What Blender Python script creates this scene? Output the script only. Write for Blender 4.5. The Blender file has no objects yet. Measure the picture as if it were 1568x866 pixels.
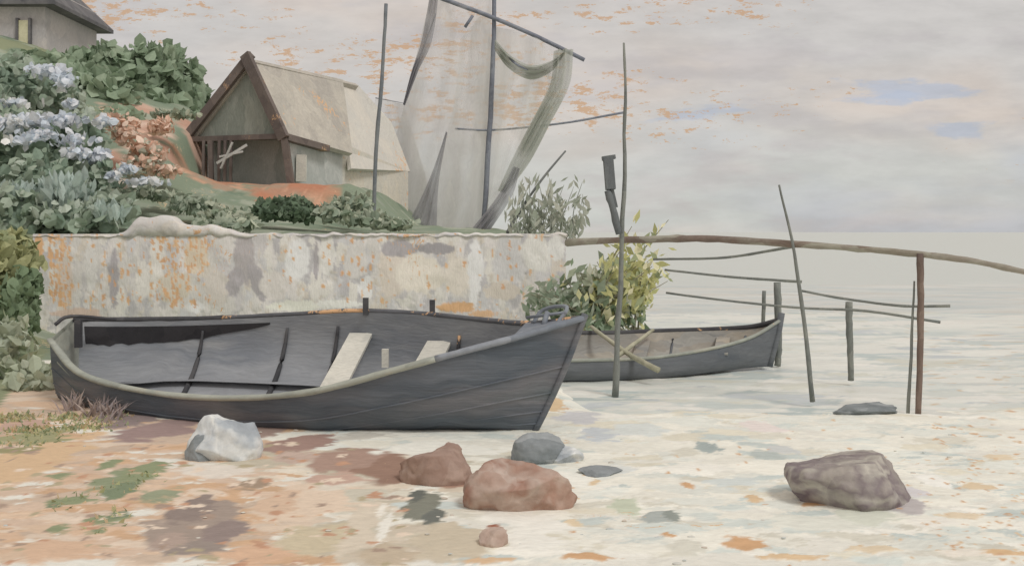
import bpy, math, random, bmesh
import numpy as np
from mathutils import Vector, noise
random.seed(7)
sc=bpy.context.scene
EYE=2.0; F=1568.0
# image pixel -> world metres, for a point at a chosen distance d in front of the viewpoint (0,0,EYE)
def W(px,py,d): return Vector(((px-784)/F*d, d, EYE-(py-355)/F*d))
SAT=0.88
def lin(c,g=1.0):
    m=sum(c)/3.0
    o=[]
    for v in c:
        v=(m+(v-m)*SAT)/255.0
        o.append(min(0.93,(v/12.92 if v<=0.04045 else ((v+0.055)/1.055)**2.4)*g))
    return tuple(o)
def rgba(c,g=1.0): return lin(c,g)+(1.0,)
ORANGE=(206,164,122)

# ---------------------------------------------------------------- materials
def paint(name,cols,g=1.2,scale=2.0,stretch=(1,1,1),warp=0.35,fleck=0.0,fleck_scale=14,attr=False,var=0.12,
          streak=(1,1,1),rough=0.8,bump=0.25,transl=0.0,rot=(0,0,0),fcol=ORANGE,gauze=0.0,soft=.5):
    m=bpy.data.materials.new(name); m.use_nodes=True
    nt=m.node_tree; N=nt.nodes; L=nt.links; bs=N['Principled BSDF']; out=N['Material Output']
    tc=N.new('ShaderNodeTexCoord')
    nz=N.new('ShaderNodeTexNoise'); nz.inputs['Scale'].default_value=scale*1.3; nz.inputs['Detail'].default_value=3
    L.new(tc.outputs['Object'],nz.inputs['Vector'])
    sub=N.new('ShaderNodeVectorMath'); sub.operation='SUBTRACT'; sub.inputs[1].default_value=(.5,.5,.5)
    L.new(nz.outputs['Color'],sub.inputs[0])
    sca=N.new('ShaderNodeVectorMath'); sca.operation='SCALE'; sca.inputs['Scale'].default_value=warp*2/scale
    L.new(sub.outputs[0],sca.inputs[0])
    add=N.new('ShaderNodeVectorMath'); L.new(tc.outputs['Object'],add.inputs[0]); L.new(sca.outputs[0],add.inputs[1])
    mp=N.new('ShaderNodeMapping'); mp.inputs['Scale'].default_value=stretch; mp.inputs['Rotation'].default_value=rot
    L.new(add.outputs[0],mp.inputs['Vector'])
    if attr:
        at=N.new('ShaderNodeAttribute'); at.attribute_name='Col'; col=at.outputs['Color']
    else:
        vo=N.new('ShaderNodeTexVoronoi'); vo.inputs['Scale'].default_value=scale
        L.new(mp.outputs[0],vo.inputs['Vector'])
        sp=N.new('ShaderNodeSeparateColor'); L.new(vo.outputs['Color'],sp.inputs[0])
        cr=N.new('ShaderNodeValToRGB'); cr.color_ramp.interpolation='CONSTANT' if len(cols)>1 else 'LINEAR'
        e=cr.color_ramp.elements
        while len(e)<len(cols): e.new(0.5)
        for i,c in enumerate(cols):
            e[i].position=i/len(cols); e[i].color=rgba(c,g)
        if len(cols)==1: e[1].color=rgba(cols[0],g)
        L.new(sp.outputs[0],cr.inputs[0]); col=cr.outputs[0]
        cr2=N.new('ShaderNodeValToRGB'); e=cr2.color_ramp.elements
        while len(e)<len(cols): e.new(0.5)
        for i,c in enumerate(cols):
            e[i].position=0.3+0.4*i/max(1,len(cols)-1); e[i].color=rgba(c,g)
        if len(cols)==1: e[1].color=rgba(cols[0],g)
        n3=N.new('ShaderNodeTexNoise'); n3.inputs['Scale'].default_value=scale*0.8; n3.inputs['Detail'].default_value=3
        L.new(mp.outputs[0],n3.inputs['Vector']); L.new(n3.outputs[0],cr2.inputs[0])
        mx=N.new('ShaderNodeMix'); mx.data_type='RGBA'; mx.inputs[0].default_value=soft
        L.new(col,mx.inputs[6]); L.new(cr2.outputs[0],mx.inputs[7]); col=mx.outputs[2]
    mp2=N.new('ShaderNodeMapping'); mp2.inputs['Scale'].default_value=streak; mp2.inputs['Rotation'].default_value=rot
    L.new(add.outputs[0],mp2.inputs['Vector'])
    n2=N.new('ShaderNodeTexNoise'); n2.inputs['Scale'].default_value=9; n2.inputs['Detail'].default_value=5; n2.inputs['Roughness'].default_value=.65
    L.new(mp2.outputs[0],n2.inputs['Vector'])
    mr=N.new('ShaderNodeMapRange'); mr.inputs['From Min'].default_value=.3; mr.inputs['From Max'].default_value=.7
    mr.inputs['To Min'].default_value=1-var; mr.inputs['To Max'].default_value=1+var
    L.new(n2.outputs[0],mr.inputs['Value'])
    mm=N.new('ShaderNodeVectorMath'); mm.operation='SCALE'; L.new(col,mm.inputs[0]); L.new(mr.outputs[0],mm.inputs['Scale'])
    col=mm.outputs[0]
    if fleck>0:
        f1=N.new('ShaderNodeTexNoise'); f1.inputs['Scale'].default_value=fleck_scale; f1.inputs['Detail'].default_value=5; f1.inputs['Roughness'].default_value=.7
        L.new(mp2.outputs[0],f1.inputs['Vector'])
        f2=N.new('ShaderNodeTexNoise'); f2.inputs['Scale'].default_value=fleck_scale*0.1; f2.inputs['Detail'].default_value=2
        L.new(tc.outputs['Object'],f2.inputs['Vector'])
        ad=N.new('ShaderNodeMath'); ad.operation='ADD'; L.new(f1.outputs[0],ad.inputs[0]); L.new(f2.outputs[0],ad.inputs[1])
        r=N.new('ShaderNodeMapRange'); r.inputs['From Min'].default_value=1.28-fleck*.3; r.inputs['From Max'].default_value=1.31-fleck*.3
        L.new(ad.outputs[0],r.inputs['Value'])
        mf=N.new('ShaderNodeMix'); mf.data_type='RGBA'; mf.inputs[7].default_value=rgba(fcol,g)
        L.new(r.outputs[0],mf.inputs[0]); L.new(col,mf.inputs[6]); col=mf.outputs[2]
    L.new(col,bs.inputs['Base Color'])
    bs.inputs['Roughness'].default_value=rough
    bs.inputs['Specular IOR Level'].default_value=.15
    if bump>0:
        mp3=N.new('ShaderNodeMapping'); mp3.inputs['Scale'].default_value=streak; L.new(tc.outputs['Object'],mp3.inputs['Vector'])
        n5=N.new('ShaderNodeTexNoise'); n5.inputs['Scale'].default_value=10; n5.inputs['Detail'].default_value=3; n5.inputs['Roughness'].default_value=.65
        L.new(mp3.outputs[0],n5.inputs['Vector'])
        b=N.new('ShaderNodeBump'); b.inputs['Strength'].default_value=bump; b.inputs['Distance'].default_value=.02
        L.new(n5.outputs[0],b.inputs['Height']); L.new(b.outputs[0],bs.inputs['Normal'])
    sh=bs.outputs[0]
    if transl>0:
        tr=N.new('ShaderNodeBsdfTranslucent'); L.new(col,tr.inputs['Color'])
        ms=N.new('ShaderNodeMixShader'); ms.inputs[0].default_value=transl
        L.new(sh,ms.inputs[1]); L.new(tr.outputs[0],ms.inputs[2]); sh=ms.outputs[0]
    if gauze>0:   # open-weave cloth: lets part of the light straight through
        tp=N.new('ShaderNodeBsdfTransparent'); ms=N.new('ShaderNodeMixShader')
        gr=N.new('ShaderNodeMapRange'); gr.inputs['From Min'].default_value=.35; gr.inputs['From Max'].default_value=.65
        gr.inputs['To Min'].default_value=max(0,gauze-.25); gr.inputs['To Max'].default_value=min(1,gauze+.25)
        L.new(n3.outputs[0],gr.inputs['Value']); L.new(gr.outputs[0],ms.inputs[0])
        L.new(sh,ms.inputs[1]); L.new(tp.outputs[0],ms.inputs[2]); sh=ms.outputs[0]
    L.new(sh,out.inputs['Surface'])
    return m

# ---------------------------------------------------------------- mesh helpers
def mk(name,verts,faces,mat,parent=None,smooth=True,cols=None):
    me=bpy.data.meshes.new(name)
    me.from_pydata([tuple(v) for v in verts],[],faces)
    me.update()
    if cols is not None:
        a=me.color_attributes.new('Col','FLOAT_COLOR','POINT')
        arr=np.ones((len(verts),4),dtype=np.float32); arr[:,:3]=np.array(cols,dtype=np.float32)[:,:3]
        a.data.foreach_set('color',arr.ravel())
    if smooth: me.polygons.foreach_set('use_smooth',[True]*len(me.polygons))
    me.materials.append(mat)
    ob=bpy.data.objects.new(name,me); sc.collection.objects.link(ob)
    if parent: ob.parent=parent
    return ob
def empty(name):
    e=bpy.data.objects.new(name,None); sc.collection.objects.link(e); return e
def catmull(P,n):
    P=[Vector(p) for p in P]; out=[]
    m=len(P)-1
    for k in range(n+1):
        t=k/n*m; i=min(int(t),m-1); u=t-i
        p1,p2=P[i],P[i+1]; p0=P[i-1] if i>0 else p1*2-p2; p3=P[i+2] if i+2<=m else p2*2-p1
        out.append(0.5*((2*p1)+(p2-p0)*u+(2*p0-5*p1+4*p2-p3)*u*u+(3*p1-p0-3*p2+p3)*u**3))
    return out
def tube(pts,rad,sides=8,wob=0.0,flat=1.0):
    V=[];Fc=[];n=len(pts)
    for i,p in enumerate(pts):
        t=(pts[min(i+1,n-1)]-pts[max(i-1,0)]).normalized()
        ref=Vector((0,0,1)) if abs(t.z)<.8 else Vector((0,1,0))
        a=t.cross(ref).normalized(); b=t.cross(a).normalized()
        r=rad[i] if isinstance(rad,(list,tuple)) else rad
        for s in range(sides):
            an=2*math.pi*s/sides
            q=p+(a*math.cos(an)+b*math.sin(an)*flat)*r*(1+wob*noise.noise(Vector((i*.7,s*1.3,p.x))))
            V.append(q)
        if i:
            for s in range(sides):
                s2=(s+1)%sides
                Fc.append(((i-1)*sides+s,(i-1)*sides+s2,i*sides+s2,i*sides+s))
    Fc.append(tuple(range(sides))[::-1]); Fc.append(tuple((n-1)*sides+s for s in range(sides)))
    return V,Fc
def join(parts):
    V=[];Fc=[]
    for v,f in parts:
        o=len(V); V+=list(v); Fc+=[tuple(i+o for i in q) for q in f]
    return V,Fc
def pole(name,pts,r0,r1,mat,parent=None,n=14,wob=.3,bend=0.01):
    c=catmull(pts,n)
    for i in range(1,len(c)-1):
        c[i]=c[i]+Vector((noise.noise(c[i]*1.7),noise.noise(c[i]*1.3+Vector((9,0,0))),0))*bend
    rad=[r0+(r1-r0)*i/n for i in range(n+1)]
    v,f=tube(c,rad,8,wob)
    return mk(name,v,f,mat,parent)
def box(c,s,rz=0):
    V=[]
    for dx in(-.5,.5):
        for dy in(-.5,.5):
            for dz in(-.5,.5):
                x,y,z=dx*s[0],dy*s[1],dz*s[2]
                V.append(Vector((c[0]+x*math.cos(rz)-y*math.sin(rz),c[1]+x*math.sin(rz)+y*math.cos(rz),c[2]+z)))
    return V,[(0,1,3,2),(4,6,7,5),(0,4,5,1),(2,3,7,6),(0,2,6,4),(1,5,7,3)]
def beam(a,b,w,h):
    a=Vector(a);b=Vector(b);t=(b-a).normalized()
    ref=Vector((0,0,1)) if abs(t.z)<.9 else Vector((0,1,0))
    s=t.cross(ref).normalized()*w/2; u=s.cross(t).normalized()*h/2
    V=[a+s+u,a-s+u,a-s-u,a+s-u,b+s+u,b-s+u,b-s-u,b+s-u]
    return V,[(0,1,2,3),(7,6,5,4),(0,4,5,1),(1,5,6,2),(2,6,7,3),(3,7,4,0)]
def rock(name,c,s,mat,seed,cuts=9,rz=0,top=.8):
    bm=bmesh.new(); bmesh.ops.create_icosphere(bm,subdivisions=5,radius=1)
    R=random.Random(seed); planes=[(Vector((R.uniform(-.25,.25),R.uniform(-.3,.1),1)).normalized(),top)]
    for _ in range(cuts):
        n=Vector((R.uniform(-1,1),R.uniform(-1,1),R.uniform(-.5,1))).normalized(); planes.append((n,R.uniform(.6,.88)))
    for v in bm.verts:
        p=v.co.copy()
        for n,o in planes:
            d=p.dot(n)-o
            if d>0: p-=n*d
        p*=1+.12*noise.noise(p*1.6+Vector((seed,0,0)))+.05*noise.noise(p*5+Vector((seed,3,0)))+.02*noise.noise(p*14+Vector((seed,3,5)))
        if p.z<-.45: p.z=-.45+(p.z+.45)*.2
        p=Vector((p.x*s[0],p.y*s[1],p.z*s[2]))
        q=Vector((p.x*math.cos(rz)-p.y*math.sin(rz),p.x*math.sin(rz)+p.y*math.cos(rz),p.z))
        v.co=q+Vector(c)
    V=[v.co.copy() for v in bm.verts]; Fc=[tuple(x.index for x in f.verts) for f in bm.faces]
    bm.free()
    return mk(name,V,Fc,mat,None,True)

tab=np.random.default_rng(3).random((256,256))
def vn(x,y,s=1.0,o=0):
    x=np.asarray(x)*s+o*17.3; y=np.asarray(y)*s+o*5.7
    xi=np.floor(x).astype(int); yi=np.floor(y).astype(int); fx=x-xi; fy=y-yi
    fx=fx*fx*(3-2*fx); fy=fy*fy*(3-2*fy)
    a=tab[xi%256,yi%256];b=tab[(xi+1)%256,yi%256];c=tab[xi%256,(yi+1)%256];d=tab[(xi+1)%256,(yi+1)%256]
    return (a*(1-fx)+b*fx)*(1-fy)+(c*(1-fx)+d*fx)*fy-.5
def sstep(t): t=np.clip(t,0,1); return t*t*(3-2*t)

class Sheet:
    """structured grid carrying pigment colours laid on as irregular patches"""
    def __init__(s,xs,ys,base):
        s.xs=np.array(xs);s.ys=np.array(ys); s.X,s.Y=np.meshgrid(s.xs,s.ys)
        s.C=np.zeros(s.X.shape+(3,)); s.C[:]=base; s.H=np.zeros(s.X.shape)
    def dab(s,cx,cy,rx,ry,ang,col,edge=.35,rough=.5,h=.004,nscale=None,dry=0.0):
        R=max(rx,ry)*1.6
        i0,i1=np.searchsorted(s.xs,[cx-R,cx+R]); j0,j1=np.searchsorted(s.ys,[cy-R,cy+R])
        if i0>=i1 or j0>=j1: return
        X=s.X[j0:j1,i0:i1]-cx; Y=s.Y[j0:j1,i0:i1]-cy
        ca,sa=math.cos(ang),math.sin(ang); u=(X*ca+Y*sa)/rx; v=(-X*sa+Y*ca)/ry
        ns=nscale or 1.6/min(rx,ry)
        o=abs(cx*3.1+cy*7.7)
        r=np.sqrt(u*u+v*v)+rough*vn(X+cx,Y+cy,ns,o)+rough*.5*vn(X+cx,Y+cy,ns*3,o+1)
        if dry>0: r=r+dry*np.abs(vn(u*1.2,v*7,1.0,o+2))*np.clip(u+.6,0,2)   # bristle-dragged end
        a=sstep((1-r)/edge)
        s.C[j0:j1,i0:i1]=s.C[j0:j1,i0:i1]*(1-a[...,None])+np.array(col)*a[...,None]
        s.H[j0:j1,i0:i1]=np.maximum(s.H[j0:j1,i0:i1],a*h+vn(cx,cy,3)*.004)

def grid_obj(name,P,C,mat):
    ny,nx=P.shape[:2]
    idx=np.arange(ny*nx).reshape(ny,nx)
    f=np.stack([idx[:-1,:-1],idx[:-1,1:],idx[1:,1:],idx[1:,:-1]],-1).reshape(-1,4)
    me=bpy.data.meshes.new(name)
    me.vertices.add(ny*nx); me.vertices.foreach_set('co',P.reshape(-1).astype(np.float32))
    me.loops.add(f.size); me.loops.foreach_set('vertex_index',f.ravel().astype(np.int32))
    me.polygons.add(len(f)); me.polygons.foreach_set('loop_start',np.arange(0,f.size,4,dtype=np.int32))
    me.update(calc_edges=True); me.validate()
    me.polygons.foreach_set('use_smooth',[True]*len(me.polygons))
    a=me.color_attributes.new('Col','FLOAT_COLOR','POINT')
    arr=np.ones((ny*nx,4),dtype=np.float32); arr[:,:3]=C.reshape(-1,3); a.data.foreach_set('color',arr.ravel())
    me.materials.append(mat); ob=bpy.data.objects.new(name,me); sc.collection.objects.link(ob); return ob

# ---------------------------------------------------------------- terrain
GX=[-400,-200,-100,-60,-40,-30,-24]+list(np.arange(-20,-9,.2))+list(np.arange(-9,-5,.07))+list(np.arange(-5,5,.022))+list(np.arange(5,9,.07))+list(np.arange(9,20,.4))+[24,30,40,60,100,200,400]
GY=[-30,-10,0,3,5]+list(np.arange(6,10,.02))+list(np.arange(10,15,.04))+list(np.arange(15,20.0,.12))+[20.05,20.2,20.4]+list(np.arange(20.6,44,.2))+[46,50,60,80,120,200,500,1500,4000]
gh=1.15
def Gc(c): return lin(c,gh)
g=Sheet(GX,GY,Gc((218,217,207)))
rr=random.Random(11)
right=[(227,226,214)]*6+[(217,220,211)]*3+[(204,212,206),(193,203,199),(216,212,194),(231,230,220),(208,206,192)]
left=[(206,176,148),(210,184,158),(203,168,134),(194,174,154),(212,194,174),(206,182,160)]
midc=[(210,199,180),(200,189,170),(216,208,192),(192,184,164),(208,204,188)]
sites=[]
for _ in range(3000):
    y=rr.uniform(6.2,15.5); x=rr.uniform(-.62,.62)*y
    sites.append((x,y))
for x,y in sites:
    px=784+F*x/y; py=355+EYE*F/y
    e=px-(400+ (py-640)*.45)+rr.uniform(-70,70)
    if e<0: c=rr.choice(left)
    elif e<230 and py>690: c=rr.choice(midc)
    else: c=rr.choice(right)
    k=rr.uniform(.93,1.05)
    L_=rr.uniform(.14,.48)*y/9
    g.dab(x,y,L_,L_*rr.uniform(.3,.6),rr.uniform(-.5,.5),[v*k for v in Gc(c)],edge=.25,rough=.6,h=rr.uniform(.002,.009),dry=1.2)
def gd(px,py,rx,ry,c,ang=0,edge=.22,rough=.6,h=.009,dry=.7):
    d=EYE*F/(py-355)
    g.dab((px-784)/F*d,d,rx*d/F,ry*d*d/(EYE*F),ang,Gc(c),edge,rough,h,None,dry)
GRN=(138,148,114);GR2=(122,136,108)
dabs=[(60,700,90,40,(208,178,142)),(240,660,70,22,(152,130,126)),(215,640,40,20,(138,124,122)),(400,655,50,25,(158,136,126)),
(470,680,60,16,(160,132,122)),(540,705,90,22,(168,140,126)),(610,722,70,24,(152,122,106)),(520,735,60,12,(192,162,146)),(460,700,40,12,(190,168,154)),
(690,690,110,12,(226,226,216)),(570,680,60,8,(222,220,206)),(330,722,80,13,(214,206,194)),(390,742,26,10,(160,140,120)),
(470,775,90,34,(216,196,174)),(430,770,40,20,(208,180,154)),(500,820,70,26,(198,186,158)),(400,850,60,18,(210,174,144)),(100,845,90,20,(208,176,148)),
(305,800,74,40,(160,145,134)),(300,780,40,22,(142,128,121)),(345,815,40,27,(146,131,126)),(260,830,40,20,(172,153,141)),(310,840,50,14,(150,138,130)),
(650,775,32,28,(128,130,118)),(665,792,20,14,(108,112,106)),(640,760,16,10,(104,108,102)),(560,800,30,50,(208,197,178)),(600,845,60,20,(190,175,152)),(690,830,70,30,(196,185,163)),(560,760,40,12,(196,191,174)),
(590,805,11,26,(228,226,216)),(585,780,8,12,(226,222,210)),(760,815,20,18,(158,102,80)),(785,790,60,12,(228,227,218)),
(95,730,22,7,GRN),(110,768,44,9,GRN),(85,775,16,5,GR2),(90,810,18,7,GRN),(165,798,36,10,GRN),(185,790,18,8,GR2),(150,815,14,6,GRN),
(195,735,50,26,(138,148,118)),(225,725,36,20,GRN),(250,760,40,11,(146,153,126)),(185,755,30,14,GR2),(170,712,16,10,GRN),(60,670,60,14,(154,154,116)),(20,650,50,12,(188,158,142)),(30,690,40,7,(152,146,108)),
(960,775,26,18,(192,200,178)),(1050,612,56,22,(186,194,186)),(1085,685,22,11,(160,172,170)),(1180,698,34,10,(178,188,184)),(1200,690,26,7,(196,200,198)),
(1015,795,34,12,(166,174,170)),(1030,790,14,10,(142,150,144)),(890,640,40,14,(198,199,201)),(920,665,36,12,(192,199,203)),(1090,590,50,10,(208,203,198)),(980,660,60,10,(208,214,210)),
(1170,655,40,12,(222,213,208)),(1000,600,40,12,(210,208,194)),(1130,740,50,10,(202,210,207)),(950,720,40,8,(210,214,210)),
(1145,830,40,13,ORANGE),(1245,772,20,5,ORANGE),(1155,765,14,9,(214,186,148)),(1055,745,12,5,ORANGE),(1025,820,14,4,ORANGE),(1215,852,60,6,(214,186,148)),
(880,700,14,8,ORANGE),(850,618,18,14,(214,188,150)),(905,735,14,8,(216,192,156)),(880,800,18,8,(218,200,168)),(1340,842,44,8,(218,202,174)),
(1500,745,30,8,(216,196,164)),(1475,790,40,6,(218,202,174)),(1530,700,26,6,(218,202,174)),(1400,755,24,8,(208,206,208)),(1385,775,44,14,(184,179,178)),(1440,800,60,10,(228,226,216)),
(1430,735,26,12,(234,233,225)),(1060,840,40,14,(208,207,194)),(1250,800,70,16,(216,218,207)),(1330,790,60,12,(206,210,196)),
(700,742,50,10,(168,134,116)),(880,735,40,14,(230,230,220)),(830,805,60,20,(230,229,220)),(820,830,46,18,(228,227,218)),(560,668,50,7,(198,195,184)),(900,855,50,6,ORANGE),(750,858,44,5,(212,180,144)),(1540,850,44,5,(212,178,136)),(1480,850,50,7,(226,220,207))]
for q in dabs: gd(*q)
for _ in range(220):   # flecks of bare ochre shore
    px=rr.choice([rr.uniform(820,1568),rr.uniform(1420,1600),rr.uniform(1420,1600)]); py=rr.uniform(590,866)
    gd(px,py,rr.uniform(2,7),rr.uniform(1,2.6),rr.choice([ORANGE,(214,186,150),(206,166,128)]),edge=.5,rough=1.1)
for _ in range(180):
    gd(rr.uniform(0,620),rr.uniform(680,866),rr.uniform(3,16),rr.uniform(1.5,5),rr.choice([(192,148,120),(222,204,184),(166,144,128),(176,164,134)]),edge=.4,rough=.9)
X,Y=g.X,g.Y
z=g.H.copy()
z+=.03*vn(X,Y,.9,2)+.014*vn(X,Y,3,3)+.006*vn(X,Y,9,3)
sea_t=sstep((Y-11.2-.9*vn(X,Y,.8,4)-.4*vn(X,Y,3,4))/2.5)*sstep((X-.4)/1.2)
sea_t=np.maximum(sea_t, sstep((Y-20)/1)*sstep((X-1.0)/.8))
z=z-.55*sea_t
Gx=np.interp(X,[-60,-18,-14,-11,-8,-4,0,1.2,2.0],[8.5,7.0,5.5,4.3,2.0,.25,.05,0,-2.4])
t=sstep((Y-20.3)/15.5)
hill=1.93+t*Gx+.25*vn(X,Y,.5,8)*t+.10*vn(X,Y,1.8,8)*t
pad=sstep((X+10.3)/.8)*sstep((-3.0-X)/2)*sstep((Y-29.0)/1.6)*sstep((43-Y)/2)
hill=hill*(1-pad)+(3.42+.12*vn(X,Y,2,3))*pad
far=sstep((Y-46)/30)
hill=hill*(1-far)+(-.6)*far
hill=np.where((X<1.0),hill,-.55)
bank=np.clip((-X-5.9-(Y-12)*.35)/3.5,0,1)
frontz=z+sstep(bank)*1.9*sstep((Y-11)/7)
Z=np.where(Y>=20.15,hill,frontz)
Z=np.where((Y>46)&(X>-12),np.minimum(Z,-.6*far+hill*(1-far)),Z)
def hc(cx,cy,rx,ry,c,**k): g.dab(cx,cy,rx,ry,rr.uniform(-.6,.6),lin(c,1.15),edge=.3,rough=.8,h=0,**k)
g.C[(Y>16)&(X<1.6)]=lin((134,148,126),1.05)
g.C[(bank>.02)&(Y>10.5)]=lin((140,148,116),1.05)
for _ in range(600):
    x=rr.uniform(-19,0);y=rr.uniform(16,40)
    if y>20.3 or x<-7: hc(x,y,rr.uniform(.2,.9),rr.uniform(.2,.6),rr.choice([(124,140,120),(142,152,134),(112,130,110),(154,162,144),(134,146,128)]))
hc(-7.6,30.4,2.6,1.2,(182,136,108))
for _ in range(56): hc(rr.uniform(-9.6,-5.6),rr.uniform(28.8,31.4),rr.uniform(.25,.7),rr.uniform(.12,.3),rr.choice([(188,136,108),(176,132,108),(198,154,126),(166,142,120),(140,144,122),(182,124,96)]))
for _ in range(34): hc(rr.uniform(-12.0,-10.0),rr.uniform(27,33),rr.uniform(.25,.7),rr.uniform(.2,.6),rr.choice([(200,166,146),(192,152,132),(208,180,162),(186,146,126),(154,160,142)]))
for _ in range(16): hc(rr.uniform(-11.6,-9.6),rr.uniform(25,29),rr.uniform(.3,.8),rr.uniform(.2,.4),rr.choice([(124,138,118),(142,150,132),(200,188,174)]))
P=np.stack([X,Y,Z],-1)
m_ground=paint('shore_ground',[],attr=True,var=.09,streak=(1,2.2,1),scale=2,bump=.4,fleck=.06,fleck_scale=8,g=gh,fcol=(212,180,142))
grid_obj('ground',P,g.C,m_ground)

# sea: its own colours laid on in long strokes
sx=[-600,-100,-20,-2]+list(np.arange(.2,9,.06))+list(np.arange(9,30,.4))+list(np.arange(30,60,3.0))+[100,300,1000,3000]
sy=list(np.arange(9.5,20,.05))+list(np.arange(20,40,.25))+list(np.arange(40,100,3.0))+[120,200,400,1000,3000,6000]
s_=Sheet(sx,sy,lin((203,209,204),1.03))
seac=[(224,226,218)]*4+[(213,219,212)]*3+[(198,208,204),(184,198,196),(229,229,221),(209,211,198),(194,202,204)]
for _ in range(2800):
    y=9.5+30*rr.random()**1.6; x=rr.uniform(0,.65)*y
    L_=rr.uniform(.2,.8)*y/12; k=rr.uniform(.93,1.03)
    cc=rr.choice(seac if y<26 else [(203,208,204),(211,214,209),(193,202,200),(206,206,198)])
    s_.dab(x,y,L_,L_*rr.uniform(.2,.5),rr.uniform(-.2,.2),[v*k for v in lin(cc,1.06)],edge=.3,rough=.6,h=0,dry=1.0)
for _ in range(120):
    y=rr.uniform(11.5,22); x=rr.uniform(.38,.56)*y
    s_.dab(x,y,rr.uniform(.03,.16),rr.uniform(.02,.06),rr.uniform(-.3,.3),lin((212,186,150)),edge=.5,rough=1.1,h=0)
SX,SY=s_.X,s_.Y
fade=np.clip(1-(SY-12)/40,0,1)
SZ=-.045+.035*fade*vn(SX*.6,SY*1.8,1.3,3)+.018*fade*vn(SX,SY*2,4,5)
m_sea=paint('sea_water',[],attr=True,g=1.0,scale=.7,warp=.4,var=.05,streak=(.25,1.5,1),rough=.4,bump=.5)
grid_obj('sea',np.stack([SX,SY,SZ],-1),s_.C,m_sea)

# ---------------------------------------------------------------- quay wall
wx=np.arange(-9.35,1.06,.026); wz=np.arange(-.3,1.98,.026)
w=Sheet(wx,wz,lin((192,190,187),1.3))
for _ in range(1000):
    c=rr.choice([(196,193,189),(187,184,184),(206,203,197),(176,174,176),(197,190,180),(192,191,192),(205,201,198)])
    w.dab(rr.uniform(-9.4,1),rr.uniform(-.2,2),rr.uniform(.2,.5),rr.uniform(.06,.2),1.57+rr.uniform(-.25,.25),lin(c,1.4),edge=.25,rough=.6,dry=1.2)
def wd(px,py,rx,ry,c,ang=0,rough=.4): w.dab((px-784)/78.4,2-(py-355)/78.4,rx/78.4,ry/78.4,ang,lin(c,1.42),edge=.2,rough=rough)
WH=(224,223,216);MV=(162,158,161)
for q in [(175,425,9,45,MV),(375,400,18,45,(168,163,164)),(360,430,14,30,MV,-.4),(395,430,12,34,MV,.35),(455,400,22,36,WH),(500,390,14,34,(208,206,202)),(484,400,4,34,MV),(545,400,20,30,(198,195,192)),
 (600,415,26,42,(205,196,186)),(640,420,42,32,(213,206,195)),(700,420,26,34,(208,201,191)),(728,410,13,44,WH),(725,455,6,24,WH),(610,380,30,14,MV),(665,380,34,10,(152,149,152)),(560,440,12,20,WH),
 (455,468,50,9,(220,215,202)),(520,465,40,7,(218,215,207)),(700,470,30,9,ORANGE),(740,480,22,6,(204,168,134)),(240,400,12,50,(208,205,199)),(270,440,30,26,(197,189,175)),
 (140,410,10,50,(202,200,197)),(100,440,16,40,(197,185,175)),(60,380,8,26,ORANGE),(300,390,20,30,(204,190,170)),(330,440,20,30,(193,187,180)),(780,400,30,40,(192,191,191)),(820,390,26,30,(206,205,200)),(770,445,30,16,(197,189,179)),(420,440,24,26,(202,197,193)),
 (300,470,14,10,WH),(120,480,40,10,(191,171,158)),(850,380,14,20,(207,207,204))]:
    wd(*q)
for k in range(380):
    px=rr.choice([rr.uniform(75,110),rr.uniform(120,330),rr.uniform(230,320),rr.uniform(400,860)])
    wd(px,rr.uniform(360,470),rr.uniform(.8,3),rr.uniform(1.5,7),rr.choice([ORANGE,(210,174,136),(202,158,120)]),rough=1.1)
WX,WZ=w.X,w.Y
yb=20.0-.05*vn(WX,WZ,1.6,4)-.02*vn(WX,WZ,5,6)-w.H*4
Pw=np.stack([WX,yb,WZ],-1)
wall=empty('harbour_wall')
m_wall=paint('wall_plaster',[],attr=True,var=.08,streak=(3,3,.6),scale=2,bump=.5,fleck=.08,fleck_scale=8,g=1.35)
o=grid_obj('wall_face',Pw[::-1],w.C[::-1],m_wall); o.parent=wall
m_cap=paint('wall_cap_lime',[(212,211,206),(202,200,198),(206,200,190),(194,192,194),(218,217,212)],g=1.15,scale=2.4,streak=(1,1,1),fleck=.3,fleck_scale=8,var=.1,bump=.6)
v,f=box((-4.15,20.2,.85),(10.3,.22,2.2)); mk('wall_core',v,f,m_cap,wall,False)
V=[];Fc=[];xs=np.arange(-9.4,1.12,.04)
for i,x in enumerate(xs):
    px=784+x*78.4
    n1=noise.noise(Vector((x*1.4,2,0)));n2=noise.noise(Vector((x*5,7,0)));n3=noise.noise(Vector((x*2.6,4,3)))
    hz=1.97+.05*n1+.04*n2+ (.32*math.exp(-((px-232)/36)**4)+.18*math.exp(-((px-300)/50)**4) if px<420 else 0)
    if px<180: hz-=.05
    lo=1.91+.07*n3+.04*n2
    yf=19.965+.015*n2
    prof=[(yf+.08,lo),(yf,lo+.005),(yf-.003,(lo+hz)/2),(yf+.01,hz-.02),(yf+.07,hz),(yf+.42,hz-.01),(yf+.46,hz-.06),(yf+.46,lo-.05)]
    for (yy_,zz_) in prof: V.append(Vector((x,yy_+.02*noise.noise(Vector((x*5,zz_*6,1))),zz_)))
    if i:
        for s in range(7): Fc.append(((i-1)*8+s,(i-1)*8+s+1,i*8+s+1,i*8+s))
nn=len(xs)-1
Fc.append(tuple(range(8)));Fc.append(tuple(nn*8+s for s in range(7,-1,-1)))
mk('lime_cap',V,Fc,m_cap,wall)

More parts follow.
